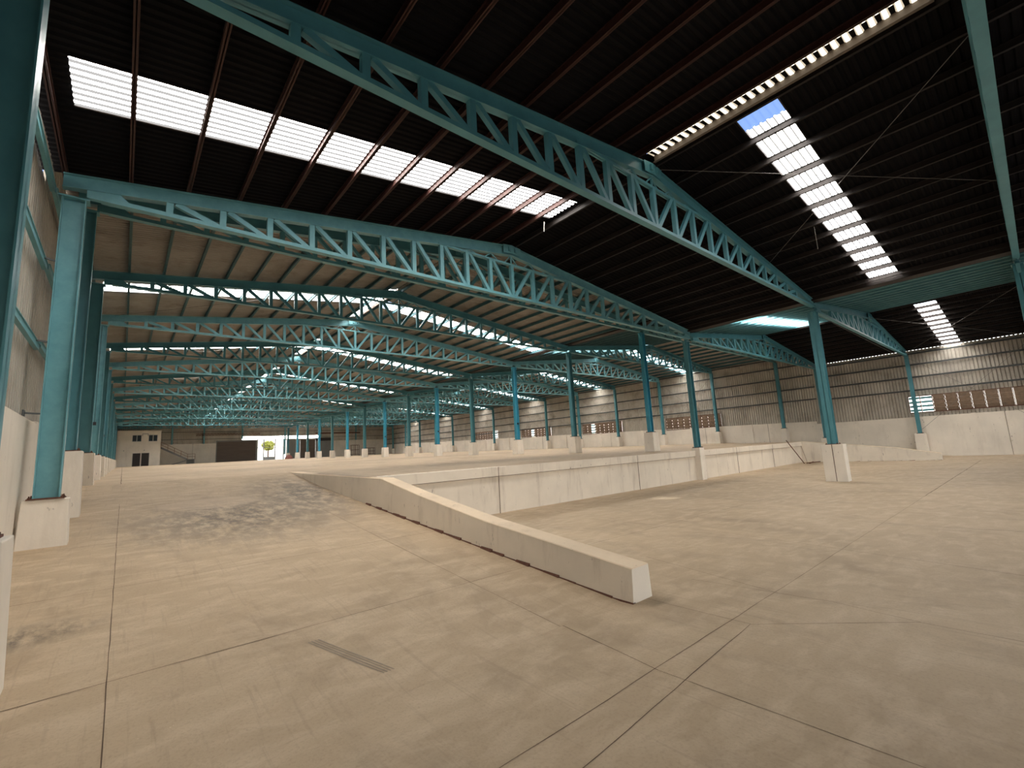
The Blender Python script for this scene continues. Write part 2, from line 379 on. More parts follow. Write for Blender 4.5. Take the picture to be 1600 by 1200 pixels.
for k in ('l', 'r', 'l2', 'r2'):
    for i, (a, b) in enumerate(far_strips(k)):
        skylight(k, a, b, FT, '%s skylight strip from the front on the %s' % (ORD[i], SF[k]), 'farpan', 'farweb', i == 0 and k == 'r', 'far hall skylight strips')
def ridge_light(y0, y1, zf, label, pan, web, xm=XM):
    t = thing('ridge_light', (xm, (y0+y1)/2, zf(xm)), label, 'ridge light', 'ridge lights')
    mb = MB(); roof_strip(mb, y0, y1, (xm-.52, xm+.02), zf, (0, 1), .03, .2); mb.build('translucent_sheet', [pan, web], t, t.location)
    f = MB(); zz = zf(xm)
    f.hexa([(xm+.02, y0, zz-.16), (xm+.05, y0, zz-.16), (xm+.05, y1, zz-.16), (xm+.02, y1, zz-.16)], [(xm+.02, y0, zz+.05), (xm+.05, y0, zz+.05), (xm+.05, y1, zz+.05), (xm+.02, y1, zz+.05)])
    f.box(xm-.04, xm+.02, y0, y1, zz-.165, zz-.155)
    f.build('flashing', ['flash'], t, t.location)
ridge_light(.15, 5.85, NT, 'long narrow cream ridge light with tan flashing, top right of the photo', 'yellowpan', 'yellowweb')
for i, (a, b) in enumerate(RIDGE_F):
    ridge_light(a, b, FT, '%s bright ridge light along the crest of the far hall roof' % ORD[i], 'farpan', 'farweb')
    ridge_light(a, b, FT, '%s bright ridge light along the crest of the second far bay' % ORD[i], 'farpan', 'farweb', XM2)
# ---- side walls
def wcorr(t0, t1, pitch):
    out = []; n = max(1, int(round((t1-t0)/pitch))); p = (t1-t0)/n
    for i in range(n):
        a = t0+i*p; out += [(a, 0), (a+p*.68, 0), (a+p*.76, .06), (a+p*.92, .06)]
    out.append((t1, 0)); return out
def wall_sheet(mb, xw, y0, y1, zb, zt, inward, pitch=.2, mi=0):
    pr = wcorr(y0, y1, pitch); n = len(pr)
    V = [(xw+inward*(.03-o), y, zb(y)) for y, o in pr]+[(xw+inward*(.03-o), y, zt(y)) for y, o in pr]
    mb.add(V, [(i, i+1, n+i+1, n+i) for i in range(n-1)], mi)
def dadoL(y): return 3.15 if y < 14 else 3.30+.018*(y-18)
def dadoR(y): return 2.95 if y < 14 else 3.22+.022*(y-16)
zlo = lambda y: -.1
# left wall
wl = MB(); wl.hexa([(XWL-.2, -7, -.2), (XWL, -7, -.2), (XWL, 13.5, -.2), (XWL-.2, 13.5, -.2)], [(XWL-.2, -7, 3.15), (XWL, -7, 3.15), (XWL, 13.5, 3.15), (XWL-.2, 13.5, 3.15)])
wl.hexa([(XWL-.2, 13.5, -.2), (XWL, 13.5, -.2), (XWL, 98.2, -.2), (XWL-.2, 98.2, -.2)], [(XWL-.2, 13.5, 3.2), (XWL, 13.5, 3.2), (XWL, 98.2, dadoL(98)), (XWL-.2, 98.2, dadoL(98))])
struct(wl.build('wall_left', ['white']))
ws = MB(); wall_sheet(ws, XWL-.12, -7, 12.3, lambda y: 3.1, lambda y: 7.95, 1); wall_sheet(ws, XWL-.12, 12.3, 98.2, lambda y: 3.1, lambda y: 9.3, 1)
struct(ws.build('wall_left_cladding', ['wallsheet']))
# right wall with louvre bays
VENT = [(-6.5, 6.4, 3.27, 4.5)]+[(YD+BAY*k-.2, YD+BAY*(k+1)-.15, dadoR(YD+BAY*k)+.05, dadoR(YD+BAY*k)+1.32) for k in (1, 3, 5, 7)]
wr = MB(); wr.box(XWR, XWR+.25, -7, 12.6, -.2, 2.95)
wr.hexa([(XWR, 12.6, -.2), (XWR+.25, 12.6, -.2), (XWR+.25, 98.2, -.2), (XWR, 98.2, -.2)], [(XWR, 12.6, dadoR(14.1)), (XWR+.25, 12.6, dadoR(14.1)), (XWR+.25, 98.2, dadoR(98)), (XWR, 98.2, dadoR(98))])
yy = [y for y in [-3, 3] if 1]
for y in [-3.2, 3.05]+[YD+BAY*k+3 for k in range(ND-1)]:
    wr.box(XWR-.06, XWR, y-.14, y+.14, 0 if y < 12 else P(y)-.1, (2.98 if y < 12 else dadoR(y)+.04))
    wr.box(XWR-.012, XWR, y-1.5, y-1.48, 0 if y < 12 else P(y)-.1, (2.95 if y < 12 else dadoR(y)), 1)
struct(wr.build('wall_right', ['white', 'joint']))
wc = MB(); segs = sorted(VENT)
bz = lambda y: 2.9 if y < 12.6 else dadoR(y)-.05
tz = lambda y: NT(XWR)-.10 if y < 12.3 else FT(XWR)-.012
cur = -7
for (a, b, z0, z1) in segs:
    if a > cur:
        for s0, s1 in ((cur, min(a, 12.3)), (max(cur, 12.3), a)):
            if s1 > s0: wall_sheet(wc, XWR+.14, s0, s1, bz, (lambda y, s0=s0: tz(s0+.01)), -1)
    wall_sheet(wc, XWR+.14, a, b, bz, (lambda y, z0=z0: z0), -1); wall_sheet(wc, XWR+.14, a, b, (lambda y, z1=z1: z1), (lambda y, a=a: tz(a+.01)), -1); cur = b
wall_sheet(wc, XWR+.14, cur, 98.2, bz, lambda y: tz(50), -1)
for k in range(88):
    y = -5.8+k*.205; wc.box(XWR+.1, XWR+.13, y, y+.1, NT(XWR)-.12, NT(XWR)+.01)
struct(wc.build('wall_right_cladding', ['wallsheet']))
# unseen front wall added to keep light off trusses and roof, open below
wf = MB(); wf.prism_y([(XWL-.2, 4.3), (X1, 4.3), (XWR+.2, 4.3), (XWR+.2, NT(XWR)), (XM2, NT(XM2)), (X1, NT(X1)), (XM, NT(XM)), (XWL-.2, NT(XWL))], -7.1, -7.0)
struct(wf.build('wall_front_light_block', ['wallsheet']))
# louvres
for i, (a, b, z0, z1) in enumerate(VENT):
    lab = ['long brown louvre band above the right wall ramp, one end open and bright', 'brown louvre band behind the right-hand columns, nearest of the far ones', 'second brown louvre band of the far right wall', 'third brown louvre band of the far right wall', 'fourth, farthest brown louvre band of the right wall'][i]
    t = thing('louvre_window', (XWR, (a+b)/2, z0), lab, 'louvre', 'louvre bands on the right wall'); off = t.location
    fr = MB(); n = int(round((b-a)/.68)); st = (b-a)/n
    for k in range(n+1):
        y = a+k*st; fr.box(XWR-.02, XWR+.05, y-.022, y+.022, z0, z1)
    for z in (z0, z1): fr.box(XWR-.02, XWR+.05, a, b, z-.03, z+.03)
    fr.build('frame', ['rust'], t, off)
    for k in range(n):
        y0 = a+k*st+.03; y1 = a+(k+1)*st-.03
        opn = (i == 0 and y0 > 5.0) or (i > 0 and k in ((), (6,), (5,), (0,))[i-1]) 
        nb = 4; h = (z1-z0)/nb; sl = MB()
        for j in range(nb):
            zc = z0+(j+.5)*h
            if opn: sl.bar((XWR+.03, y0, zc), (XWR+.03, y1, zc), .16, .02, (1, 0, .0))
            else: sl.bar((XWR+.04, y0, zc), (XWR+.04, y1, zc), h*1.04, .015, (1, 0, .5)); sl.box(XWR+.0, XWR+.02, y0, y1, zc+h*.42, zc+h*.52)
        sl.build('slat', ['palelit' if opn else 'slat'], t, off)
# girts
def girt(xw, y0, y1, z, inward, label, matn='girt'):
    mb = MB(); mb.box(min(xw, xw+inward*.07), max(xw, xw+inward*.07), y0, y1, z-.05, z+.05); mb.box(min(xw, xw+inward*.09), max(xw, xw+inward*.09), y0, y1, z+.05, z+.062)
    o = mb.build('wall_girt', [matn], None, (xw, (y0+y1)/2, z)); return tag(o, label, 'girt', 'wall girts')
for i, z in enumerate((4.58, 4.95, 5.95, 6.9, 7.75)):
    if i == 0: continue
    girt(XWR, -6.9, 12.25, z, -1, 'grey horizontal rail on the near right wall cladding, %s from the bottom' % ORD[i-1])
for i, z in enumerate((5.0, 6.05, 7.1, 8.15, 9.0)):
    girt(XWR, 12.4, 97.9, z+.1, -1, 'grey horizontal rail on the far right wall cladding, %s from the bottom' % ORD[i])
for i, z in enumerate((4.5, 6.1, 7.75)):
    girt(XWL, -6.9, 12.2, z, 1, 'teal horizontal rail on the near left wall cladding, %s from the bottom' % ORD[i], 'palelit')
    girt(XWL, 12.4, 97.9, z+.1, 1, 'teal horizontal rail along the far left wall, %s from the bottom' % ORD[i], 'palelit')
# ---- raised floor edge wall and ramp parapets
ew = MB()
ew.box(5.55, 39.95, 12.38, 12.6, -.05, 1.22); ew.box(5.55, 39.95, 12.30, 12.6, 1.24, 1.545)
ew.box(5.55, 39.95, 12.385, 12.6, 1.22, 1.24, 1)
for x in (9.8, 18.0, 28.4, 34): ew.box(x, x+.02, 12.295, 12.31, .0, 1.545, 1)
o = ew.build('platform_wall', ['stained', 'joint'], None, (22, 12.4, 0)); tag(o, 'stained white dock wall with a ledge holding up the raised floor', 'wall')
def parapet(pts, x0, x1, name, label, zb):
    """pts: (y, ztop); body tapers slightly, coping on top"""
    t = thing(name, ((x0+x1)/2, pts[0][0], 0), label, 'wall', 'ramp parapets'); off = t.location
    b = MB(); n = len(pts)
    V = []
    for y, z in pts: V += [(x0-.03, y, zb(y)-.05), (x1+.03, y, (zb(y) if y > 12.4 else 0)-.05), (x1, y, z-.012), (x0, y, z-.012)]
    F = [(3, 2, 1, 0)]+[(4*i+a, 4*i+(a+1) % 4, 4*i+4+(a+1) % 4, 4*i+4+a) for i in range(n-1) for a in (0, 1, 2, 3)]+[tuple(4*(n-1)+k for k in range(4))]
    b.add(V, F); b.build('body', ['stained'], t, off)
    c = MB(); V = []
    for y, z in pts: V += [(x0-.004, y, z-.012), (x1+.004, y, z-.012), (x1-.012, y, z), (x0+.012, y, z)]
    c.add(V, F); c.build('coping', ['coping'], t, off)
    k = MB(); 
    for i in range(26):
        y = pts[0][0]+i*.33
        if y > pts[-1][0]-1: break
        w = random.uniform(.015, .06); z = zb(y); sx_ = x0-.03 if x0 < 20 else x0
        k.hexa([(sx_-w, y, z-.01), (sx_+.05, y, z-.01), (sx_+.05, y+.33, zb(y+.33)-.01), (sx_-w*.7, y+.33, zb(y+.33)-.01)],
               [(sx_-.004, y, z+w*.9), (sx_+.05, y, z+w*.9), (sx_+.05, y+.33, zb(y+.33)+w*.6), (sx_-.004, y+.33, zb(y+.33)+w*.6)])
    k.build('broken_mortar_edge', ['rust'], t, off)
parapet([(3.8, .44), (5.2, .60), (7.0, .80), (9.5, 1.18), (11.5, 1.53), (14, 1.57), (16.5, 1.61), (20.3, P(20.3)+.02)], 5.2, 5.58, 'ramp_parapet', 'low white sloping parapet beside the left ramp, its blunt end nearest the camera', ramp)
parapet([(4.5, .44), (6.6, .86), (9.4, 1.22), (12.3, 1.57), (20, 1.68)], 39.9, 40.25, 'ramp_parapet', 'low white sloping parapet of the far right ramp', lambda y: 0 if y < 12.35 else P(y)-.1)
# ================================================================== COLUMNS
def ibeam_z(mb, x, y, z0, z1, dx, wy, t=.018):
    mb.box(x-dx/2, x-dx/2+t, y-wy/2, y+wy/2, z0, z1); mb.box(x+dx/2-t, x+dx/2, y-wy/2, y+wy/2, z0, z1); mb.box(x-dx/2, x+dx/2, y-.01, y+.01, z0, z1)
def column(x, y, zf, zp, zt, dx, wy, px, py, label, group, matn, kind, boxm=None, lean=.03):
    t = thing('steel_column', (x, y, zf), label, 'column', group); off = t.location
    p = MB(); a, b = px/2, py/2; l = lean
    p.hexa([(x-a-l, y-b-l, zf-.1), (x+a+l, y-b-l, zf-.1), (x+a+l, y+b+l, zf-.1), (x-a-l, y+b+l, zf-.1)], [(x-a, y-b, zp-.012), (x+a, y-b, zp-.012), (x+a, y+b, zp-.012), (x-a, y+b, zp-.012)])
    p.build('plinth', ['white'], t, off, bevel=.015)
    q = MB(); q.box(x-dx/2-.07, x+dx/2+.07, y-wy/2-.07, y+wy/2+.07, zp-.012, zp+.012); q.build('base_plate', ['rust'], t, off)
    for sx_ in (-1, 1):
        for sy in (-1, 1):
            bm = MB(); cx_, cy_ = x+sx_*(dx/2+.035), y+sy*(wy/2+.03); bm.tube((cx_, cy_, zp), (cx_, cy_, zp+.06), .012); bm.tube((cx_, cy_, zp+.01), (cx_, cy_, zp+.032), .024); bm.build('anchor_bolt', ['rust'], t, off)
    s = MB()
    ibeam_z(s, x, y, zp, zt-.02, dx, wy); s.build('shaft', [matn], t, off)
    c = MB(); c.box(x-dx/2-.05, x+dx/2+.05, y-wy/2-.03, y+wy/2+.03, zt-.03, zt)
    c.build('cap_plate', [matn], t, off)
    if kind == 'mid':
        h = MB()
        for sg in (-1, 1):
            h.prism_y([(x+sg*dx/2, zt-.36), (x+sg*(dx/2+.12), zt-.03), (x+sg*dx/2, zt-.03)], y-.05, y+.05)
        h.build('head_bracket', [matn], t, off)
    if boxm:
        bb = MB(); zz = zp+boxm; bb.box(x-.06, x+.06, y-wy/2-.07, y-wy/2, zz, zz+.14); bb.tube((x, y-wy/2-.012, zz+.1), (x, y-wy/2-.012, zt-.1), .008); bb.build('switch_box', ['black'], t, off)
    return t
# left wall columns
CW = .36
lx = -1.03
column(lx, YB, ramp(YB), 1.56, 7.62, CW, .30, .62, .58, 'huge dark teal column filling the left edge of the photo', 'left wall columns', 'teal', 'side')
column(lx, YC+.12, ramp(YC), 1.66, 7.62, CW, .22, .62, .30, 'pale, lit teal column on a wide cracked plinth, second from the left edge', 'left wall columns', 'palelit', 'side')
column(lx, YA-.3, 0, 1.56, 7.62, CW, .24, .62, .5, 'teal column on the left wall beside the camera', 'left wall columns', 'teal', 'side')
for i in range(ND):
    y = YD+BAY*i
    column(lx, y, ramp(y) if y < YR else P(y), (P(y) if y > YR else 1.55)+1.08, 8.74, CW, .22, .6, .45, '%s column back in the far row along the left wall' % ORD[i], 'left wall columns', ['teal', 'teal', 'palelit'][i % 3], 'side', 1.3 if i in (2, 4, 5, 6) else None)
# middle columns
column(X1, YA, 0, 1.6, 7.62, .34, .26, .5, .6, 'teal column at the right edge of the photo, nearest of the middle row', 'middle row columns', 'teal', 'mid')
column(X1+.05, YB+.1, 0, 1.60, 7.62, .32, .34, .5, .83, 'blue-teal column on a tall split plinth standing alone on the low floor', 'middle row columns', 'teal', 'mid', lean=0)
sm_ = MB(); sm_.box(X1-.203, X1-.195, YB+.085, YB+.11, .01, 1.58); pl_ = [o for o in COL.objects if o.name.startswith('plinth')][-1]; sj = sm_.build('plinth_seam', ['joint'], pl_.parent, pl_.parent.location)
column(X1, YC+.3, 0, 1.70, 7.62, .32, .24, .5, .45, 'teal column whose plinth is built into the dock wall', 'middle row columns', 'teal', 'mid', lean=0)
for i in range(ND):
    y = YD+BAY*i
    column(X1, y, P(y), P(y)+1.12, 8.74, .32, .24, .58, .6, '%s column back along the middle row on the raised floor' % ORD[i], 'middle row columns', 'blue' if i % 2 == 0 else 'teal', 'mid', 1.2 if i in (2, 4, 6) else None)
# right wall columns
for y, nm in ((YA, 'teal column on the right wall beyond the right edge'), (YB, 'slim teal column against the right wall in front of the bright louvre'), (YC, 'slim teal column on the right wall behind the lone middle column')):
    column(X2, y, 0, 1.72, 7.62, .30, .22, .62, .6, nm, 'right wall columns', 'teal', 'side')
for i in range(ND):
    y = YD+BAY*i
    column(X2, y, ramp(y) if y < YR else P(y), P(y)+1.15, 8.74, .30, .22, .55, .45, '%s column back in the far row along the right wall' % ORD[i], 'right wall columns', 'teal', 'side')
# ================================================================== TRUSSES
def truss_specs(x0, x1, xm, top, zb, d0, d1, nL, nR, zmid, hmin=.33):
    """member list in local coords (y=0): name -> list of MB"""
    out = []
    def depth(x):
        k = (x-x0)/(xm-x0) if x < xm else (x1-x)/(x1-xm); return d0+(d1-d0)*min(1, max(0, k))
    bot = lambda x: top(x)-depth(x)
    W = .17
    b = MB()
    eps = .001
    for xa, xb in ((x0-.36 if x0 < 0 else x0-.15, xm), (xm, x1+(.15 if x1 < 30 else .06))):
        xa_, xb_ = xa+eps, xb-eps
        ta, tb, ba, bb = top(xa_), top(xb_), bot(xa_), bot(xb_)
        for (y0, y1, oa, ob, ca, cb_) in ((-W/2, W/2, ta-.018, tb-.018, ta, tb), (-.012, .012, ba, bb, ta-.018, tb-.018), (-W/2, W/2, ba, bb, ba+.018, bb+.018)):
            b.hexa([(xa, y0, oa), (xb, y0, ob), (xb, y1, ob), (xa, y1, oa)], [(xa, y0, ca), (xb, y0, cb_), (xb, y1, cb_), (xa, y1, ca)])
    out.append(('top_beam', b))
    c = MB(); L = .22
    for y0 in (-.075, .02): c.box(x0+L, x1-L, y0, y0+.055, zb, zb+.085)
    c.box(x0+L, x1-L, -.085, .085, zb-.012, zb)
    out.append(('bottom_chord', c))
    for s_, xe in ((1, x0), (-1, x1)):
        g = MB(); g.prism_y([(xe, zb), (xe+s_*.65, zb), (xe+s_*.65, zb+.10), (xe+s_*.5, bot(xe+s_*.5)+.01), (xe, bot(xe)+.01)], -.06, .06); out.append(('end_bracket', g))
    mx0, mx1 = xm-3.05, xm+3.0
    topz = lambda x: zmid if (zmid and mx0 < x < mx1) else bot(x)
    if zmid:
        k = MB(); k.box(mx0-.1, mx1+.1, -.055, -.01, zmid-.035, zmid+.035); k.box(mx0-.1, mx1+.1, .01, .055, zmid-.035, zmid+.035); out.append(('middle_chord', k))
    stL = (xm-x0-1.35)/nL; xsL = [xm-i*stL for i in range(nL+1)]
    stR = (x1-xm-1.1)/nR; xsR = [xm+i*stR for i in range(1, nR+1)]
    # extra first vertical
    for x in sorted(xsL)[:]+xsR:
        h = topz(x)
        if h-zb < hmin: continue
        v = MB(); v.box(x-.065, x+.065, -.06, .06, zb+.02, h); out.append(('vertical_strut', v))
    for xs, sg in ((sorted(xsL), 1), (sorted(xsR+[xm], reverse=True), -1)):
        for i in range(len(xs)-1):
            a = (xs[i]+sg*.11, 0, topz(xs[i]+sg*.11)); e_ = (xs[i+1]-sg*.09, 0, zb+.05)
            if topz(xs[i])-zb < hmin: continue
            v = MB(); v.bar(a, e_, .115, .10); out.append(('diagonal_strut', v))
    if zmid:
        n = 6; st = (mx1-mx0)/n
        for i in range(n+1):
            x = mx0+.25+i*(st-.08)
            for dx in (-.32, .32):
                if bot(x)-zmid < .1 : continue
                v = MB(); v.bar((x, 0, bot(x)), (x+dx, 0, zmid+.02), .035, .035); out.append(('light_strut', v))
        v = MB(); v.bar((xm, 0, bot(xm-.01)), (xm, 0, zmid), .05, .04, (0, 1, 0)); out.append(('light_strut', v))
    r = MB(); zt = top(xm-.001)
    r.prism_y([(xm-.42, zt-.42*.13-.30), (xm, zt-.32), (xm+.42, zt-.42*.12-.30), (xm+.42, zt-.42*.12+.012), (xm, zt+.012), (xm-.42, zt-.42*.13+.012)], -.02-W/2, -W/2)
    out.append(('ridge_plate', r))
    for dx in (-.14, .16):
        k = MB(); k.box(xm+dx-.05, xm+dx+.05, -W/2-.08, -W/2-.02, zt-.26, zt-.1); out.append(('purlin_cleat', k))
    return out
SPEC = {'b1': truss_specs(XL, X1-.16, XM, near_top, 7.78, .28, .36, 10, 11, 8.98, .3),
        'n1': truss_specs(XL, X1-.16, XM, near_top, 7.64, .30, .38, 10, 11, 8.92),
        'n2': truss_specs(X1+.16, X2+.1, XM2, near_top, 7.60, .26, .32, 9, 9, 8.62),
        'f1': truss_specs(XL, X1-.16, XM, far_top, 8.78, .30, .40, 10, 11, 10.0, .2),
        'f2': truss_specs(X1+.16, X2+.1, XM2, far_top, 8.76, .28, .34, 9, 9, 9.85, .2)}
PROTO = {}
def truss(key, y, label, group, detailed, matn, x0):
    loc = (x0, y, 0)
    k = (key, matn, detailed)
    if k not in PROTO:
        t = thing('roof_truss', loc, label, 'truss', group)
        if detailed:
            for nm, mb in SPEC[key]: mb.build(nm, [matn], t, (x0, 0, 0))
        else:
            a = MB(); bb = MB(); cc = MB()
            for nm, mb in SPEC[key]:
                tgt = {'top_beam': a, 'bottom_chord': bb}.get(nm, cc)
                b0 = len(tgt.v); tgt.v += mb.v; tgt.f += [[b0+i for i in f] for f in mb.f]; tgt.mi += mb.mi
            a.build('top_beam', [matn], t, (x0, 0, 0)); bb.build('bottom_chord', [matn], t, (x0, 0, 0)); cc.build('web', [matn], t, (x0, 0, 0))
        PROTO[k] = t; return t
    src = PROTO[k]; t = src.copy(); COL.objects.link(t); t.location = loc; tag(t, label, 'truss', group)
    for ch in list(src.children):
        c = ch.copy(); COL.objects.link(c); c.parent = t
    return t
truss('b1', YB, 'large dark teal roof truss crossing the whole upper middle of the photo', 'near hall trusses', True, 'teal', XL)
truss('n1', YC, 'bright teal roof truss at the edge of the black roof, second from the camera', 'near hall trusses', True, 'palelit', XL)
truss('b1', YA, 'teal roof truss running steeply down the right edge of the photo', 'near hall trusses', True, 'teal', XL)
for y, nm in ((YA, 'teal truss of the second bay beyond the right edge'), (YB, 'short steep teal truss right of the lone middle column'), (YC, 'short teal truss from the dock wall column to the right wall')):
    truss('n2', y, nm, 'second bay near trusses', True, 'teal', X1)
for i in range(ND):
    y = YD+BAY*i
    truss('f1', y, '%s truss back in the far hall, left bay' % ORD[i], 'far hall trusses', True, 'palelit' if i % 2 == 0 and i else 'teal', XL)  # every other truss paler: light of the skylight bays put into its colour
    truss('f2', y, '%s truss back in the far hall, right bay' % ORD[i], 'far second bay trusses', True, 'palelit' if i % 2 == 0 else 'teal', X1)
# ================================================================== PURLINS, GUTTERS, RODS
def purlins(key, y0, y1, top, n, matn, where, group):
    x0, x1 = SL[key]
    left = key[0] == 'l'
    a = x1-(.66 if key == 'l' else .28) if left else x0+.2
    b = x0+.55 if left else x1-.55
    if key in ('r', 'l2'): b = x1-.3 if key == 'r' else x0+.3
    for i in range(n):
        x = a+(b-a)*i/(n-1); z = top(x)
        if key == 'r' and i == 0: x -= .05
        mb = MB(); mb.box(x-.008, x+.008, y0, y1, z+.002, z+.162); mb.box(x-.035, x+.035, y0, y1, z+.002, z+.012); mb.box(x-.035, x+.035, y0, y1, z+.155, z+.166)
        o = mb.build('roof_purlin', [matn], None, (x, (y0+y1)/2, z)); tag(o, '%s, %s from the ridge' % (where, ORD[i]), 'purlin', group)
purlins('l', Y0N, 12.2, near_top, 12, 'oxide', 'rust-red purlin under the black left roof slope', 'red near purlins')
purlins('r', Y0N, 12.2, near_top, 13, 'darkpurlin', 'dark brown purlin under the black right roof slope', 'dark near purlins')
purlins('l2', Y0N, 12.2, near_top, 11, 'palelit', 'teal purlin of the second near bay, left slope', 'teal near purlins')
purlins('r2', Y0N, 12.2, near_top, 11, 'darkpurlin', 'dark purlin above the near right wall', 'dark purlins above the right wall')
for k, n_, w in (('l', 12, 'teal-grey purlin of the far hall, left slope'), ('r', 13, 'teal-grey purlin of the far hall, right slope'), ('l2', 11, 'teal-grey purlin of the far second bay, left slope'), ('r2', 11, 'teal-grey purlin of the far second bay, right slope')):
    purlins(k, 12.4, YBACK, far_top, n_, 'tealpurlin', w, 'far hall purlins')
for y0, y1, top, lab in ((Y0N, 12.25, near_top, 'dark valley gutter above the near middle columns'), (12.4, YBACK, far_top, 'dark valley gutter above the far middle columns')):
    z = top(X1)+.05; mb = MB(); mb.box(X1-.28, X1+.28, y0, y1, z, z+.01); mb.box(X1-.28, X1-.27, y0, y1, z, z+.22); mb.box(X1+.27, X1+.28, y0, y1, z, z+.22)
    tag(mb.build('valley_gutter', ['darkpurlin'], None, (X1, (y0+y1)/2, z)), lab, 'gutter')
def rod(a, b, label, group, r=.009):
    mb = MB(); mb.tube(a, b, r, 6); o = mb.build('bracing_rod', ['steel'], None, tuple((Vector(a)+Vector(b))/2)); return tag(o, label, 'rod', group)
zn = lambda x: near_top(x)-.02
rod((XM+.2, YB, zn(XM+.2)), (X1-5.5, YA, zn(X1-5.5)), 'thin rod slanting from the ridge of the large truss across the right roof slope', 'near roof bracing rods')
rod((XM+1.2, YA, zn(XM+1.2)), (X1-5.0, YB, zn(X1-5.0)), 'thin rod crossing in front of the long white skylight strip', 'near roof bracing rods')
rod((XM2-.2, YB, near_top(XM2-.2)-.3), (X2, YA, near_top(X2)-.2), 'thin rod in front of the short right-hand skylight', 'second bay bracing rods')
rod((XM2, YA, near_top(XM2)-.2), (X2, YB, near_top(X2)-.2), 'thin rod slanting down towards the right wall column', 'second bay bracing rods')
rod((X1+.2, YB, 7.5), (X2-.1, YB+.2, 7.45), 'long sagging rod from the lone middle column to the right wall', 'second bay bracing rods')
zf_ = lambda x: far_top(x)-.02
for k in (1, 3, 5):
    ya, yb = YD+BAY*k, YD+BAY*(k+1)
    for j, (xa, xb) in enumerate(((XL+.2, 8.5), (13, X1-.3), (X2-8, X2-.2))):
        rod((xa, ya, zf_(xa)), (xb, yb, zf_(xb)), 'thin pale roof rod rising rearward, bay %s of far hall, %s panel' % (ORD[k], ORD[j]), 'far roof bracing rods')
        rod((xa, yb, zf_(xa)), (xb, ya, zf_(xb)), 'thin pale roof rod rising forward, bay %s of far hall, %s panel' % (ORD[k], ORD[j]), 'far roof bracing rods')
for i, (ya, yb, zt, zb_) in enumerate([(YA, YB, 7.5, 1.9)]+[(YD+BAY*k, YD+BAY*(k+1), 8.6, 3.1+.1*k) for k in (1, 3, 5, 7)]):
    rod((XWR-.25, ya, zt), (XWR-.25, yb, zb_), 'wall rod falling away from the camera, %s braced panel of the right wall' % ORD[i], 'right wall bracing rods')
    rod((XWR-.28, ya, zb_), (XWR-.28, yb, zt), 'wall rod rising away from the camera, %s braced panel of the right wall' % ORD[i], 'right wall bracing rods')
# hanging rods and flap
rod((17.1, 3.97, near_top(17.1)), (17.9, 4.15, near_top(17.9)-.42), 'loose rod hanging from the right roof slope beside the skylight', 'hanging rods', .01)
mb = MB(); x_ = 10.35; mb.bar((x_, 9.86, near_top(x_)), (x_+.05, 9.95, near_top(x_)-.3), .04, .015); tag(mb.build('loose_flashing', ['alu'], None, (x_, 9.9, near_top(x_)-.15)), 'small loose white strip hanging at the end of the left skylight', 'flashing')
mb = MB(); rnd = random.Random(3)
for k in range(14):
    y = 9.8+k*.15; mb.hexa([(XWL+.03, y, 7.84), (XWL+.06, y, 7.84+rnd.uniform(-.03, .02)), (XWL+.06, y+.15, 7.84), (XWL+.03, y+.15, 7.84)], [(XWL+.02, y, 8.0), (XWL+.05, y, 8.0+rnd.uniform(-.05, .05)), (XWL+.07, y+.15, 8.0+rnd.uniform(-.05, .04)), (XWL+.02, y+.15, 8.0)])
tag(mb.build('bright_gap_strip', ['alu'], None, (XWL, 10.8, 7.9)), 'crumpled strip standing in for the bright torn gap under the left eave', 'flashing')  # pale strip added in place of daylight through a torn eave gap
# brackets on left wall at column C
for i, z in enumerate((3.2, 4.55, 6.15)):
    mb = MB(); mb.bar((XWL+.02, 11.72, z), (lx-.17, 11.85, z), .03, .03); mb.box(XWL, XWL+.02, 11.62, 11.82, z-.05, z+.05)
    tag(mb.build('tie_bracket', ['girt'], None, (XWL, 11.8, z)), 'small grey tie bracket left of the pale column, %s from the floor' % ORD[i], 'bracket', 'wall tie brackets')
# ================================================================== BACK WALL
PB = P(YBACK)
bw = MB(); top_ = 11.2
def bsheet(x0, x1, z0, z1f):
    pr = corr(x0, x1, .25, .03); n = len(pr)
    bw.add([(x, YBACK+o, z0) for x, o in pr]+[(x, YBACK+o, z1f(x)) for x, o in pr], [(i, i+1, n+i+1, n+i) for i in range(n-1)], 0)
gz = lambda x: far_top(min(max(x, XWL), XWR))+.15
bsheet(XWL, 16.9, 6.35, gz) if False else None
bsheet(XWL, 16.9, 6.3, gz); bsheet(16.9, 31.0, 7.45, gz); bsheet(31.0, XWR, 6.25, gz)
bsheet(12.8, 16.9, 6.6-.01, lambda x: 6.9)
bw.box(24.2, 31.0, YBACK, YBACK+.05, 6.62, 6.9)
struct(bw.build('wall_back_cladding', ['wallsheet']))
bd = MB(); bd.box(XWL, 12.85, YBACK-.05, YBACK+.15, PB-.2, 6.35); bd.box(33.6, XWR, YBACK-.05, YBACK+.15, PB-.2, 6.3)
bd.box(9.3, 9.33, YBACK-.06, YBACK-.04, PB, 6.35, 1); bd.box(38.5, 38.53, YBACK-.06, YBACK-.04, PB, 6.3, 1)
struct(bd.build('wall_back', ['white', 'joint']))
sh = thing('door_1', (16, YBACK, PB), 'brown roller shutter in the back wall', 'door'); sh['kind'] = 'structure'
a = MB()
for k in range(26): a.box(12.9, 19.2, YBACK-.02+(k % 2)*.012, YBACK+.03, PB+k*.142, PB+(k+1)*.142)
a.build('shutter_curtain', ['shutter'], sh, sh.location)
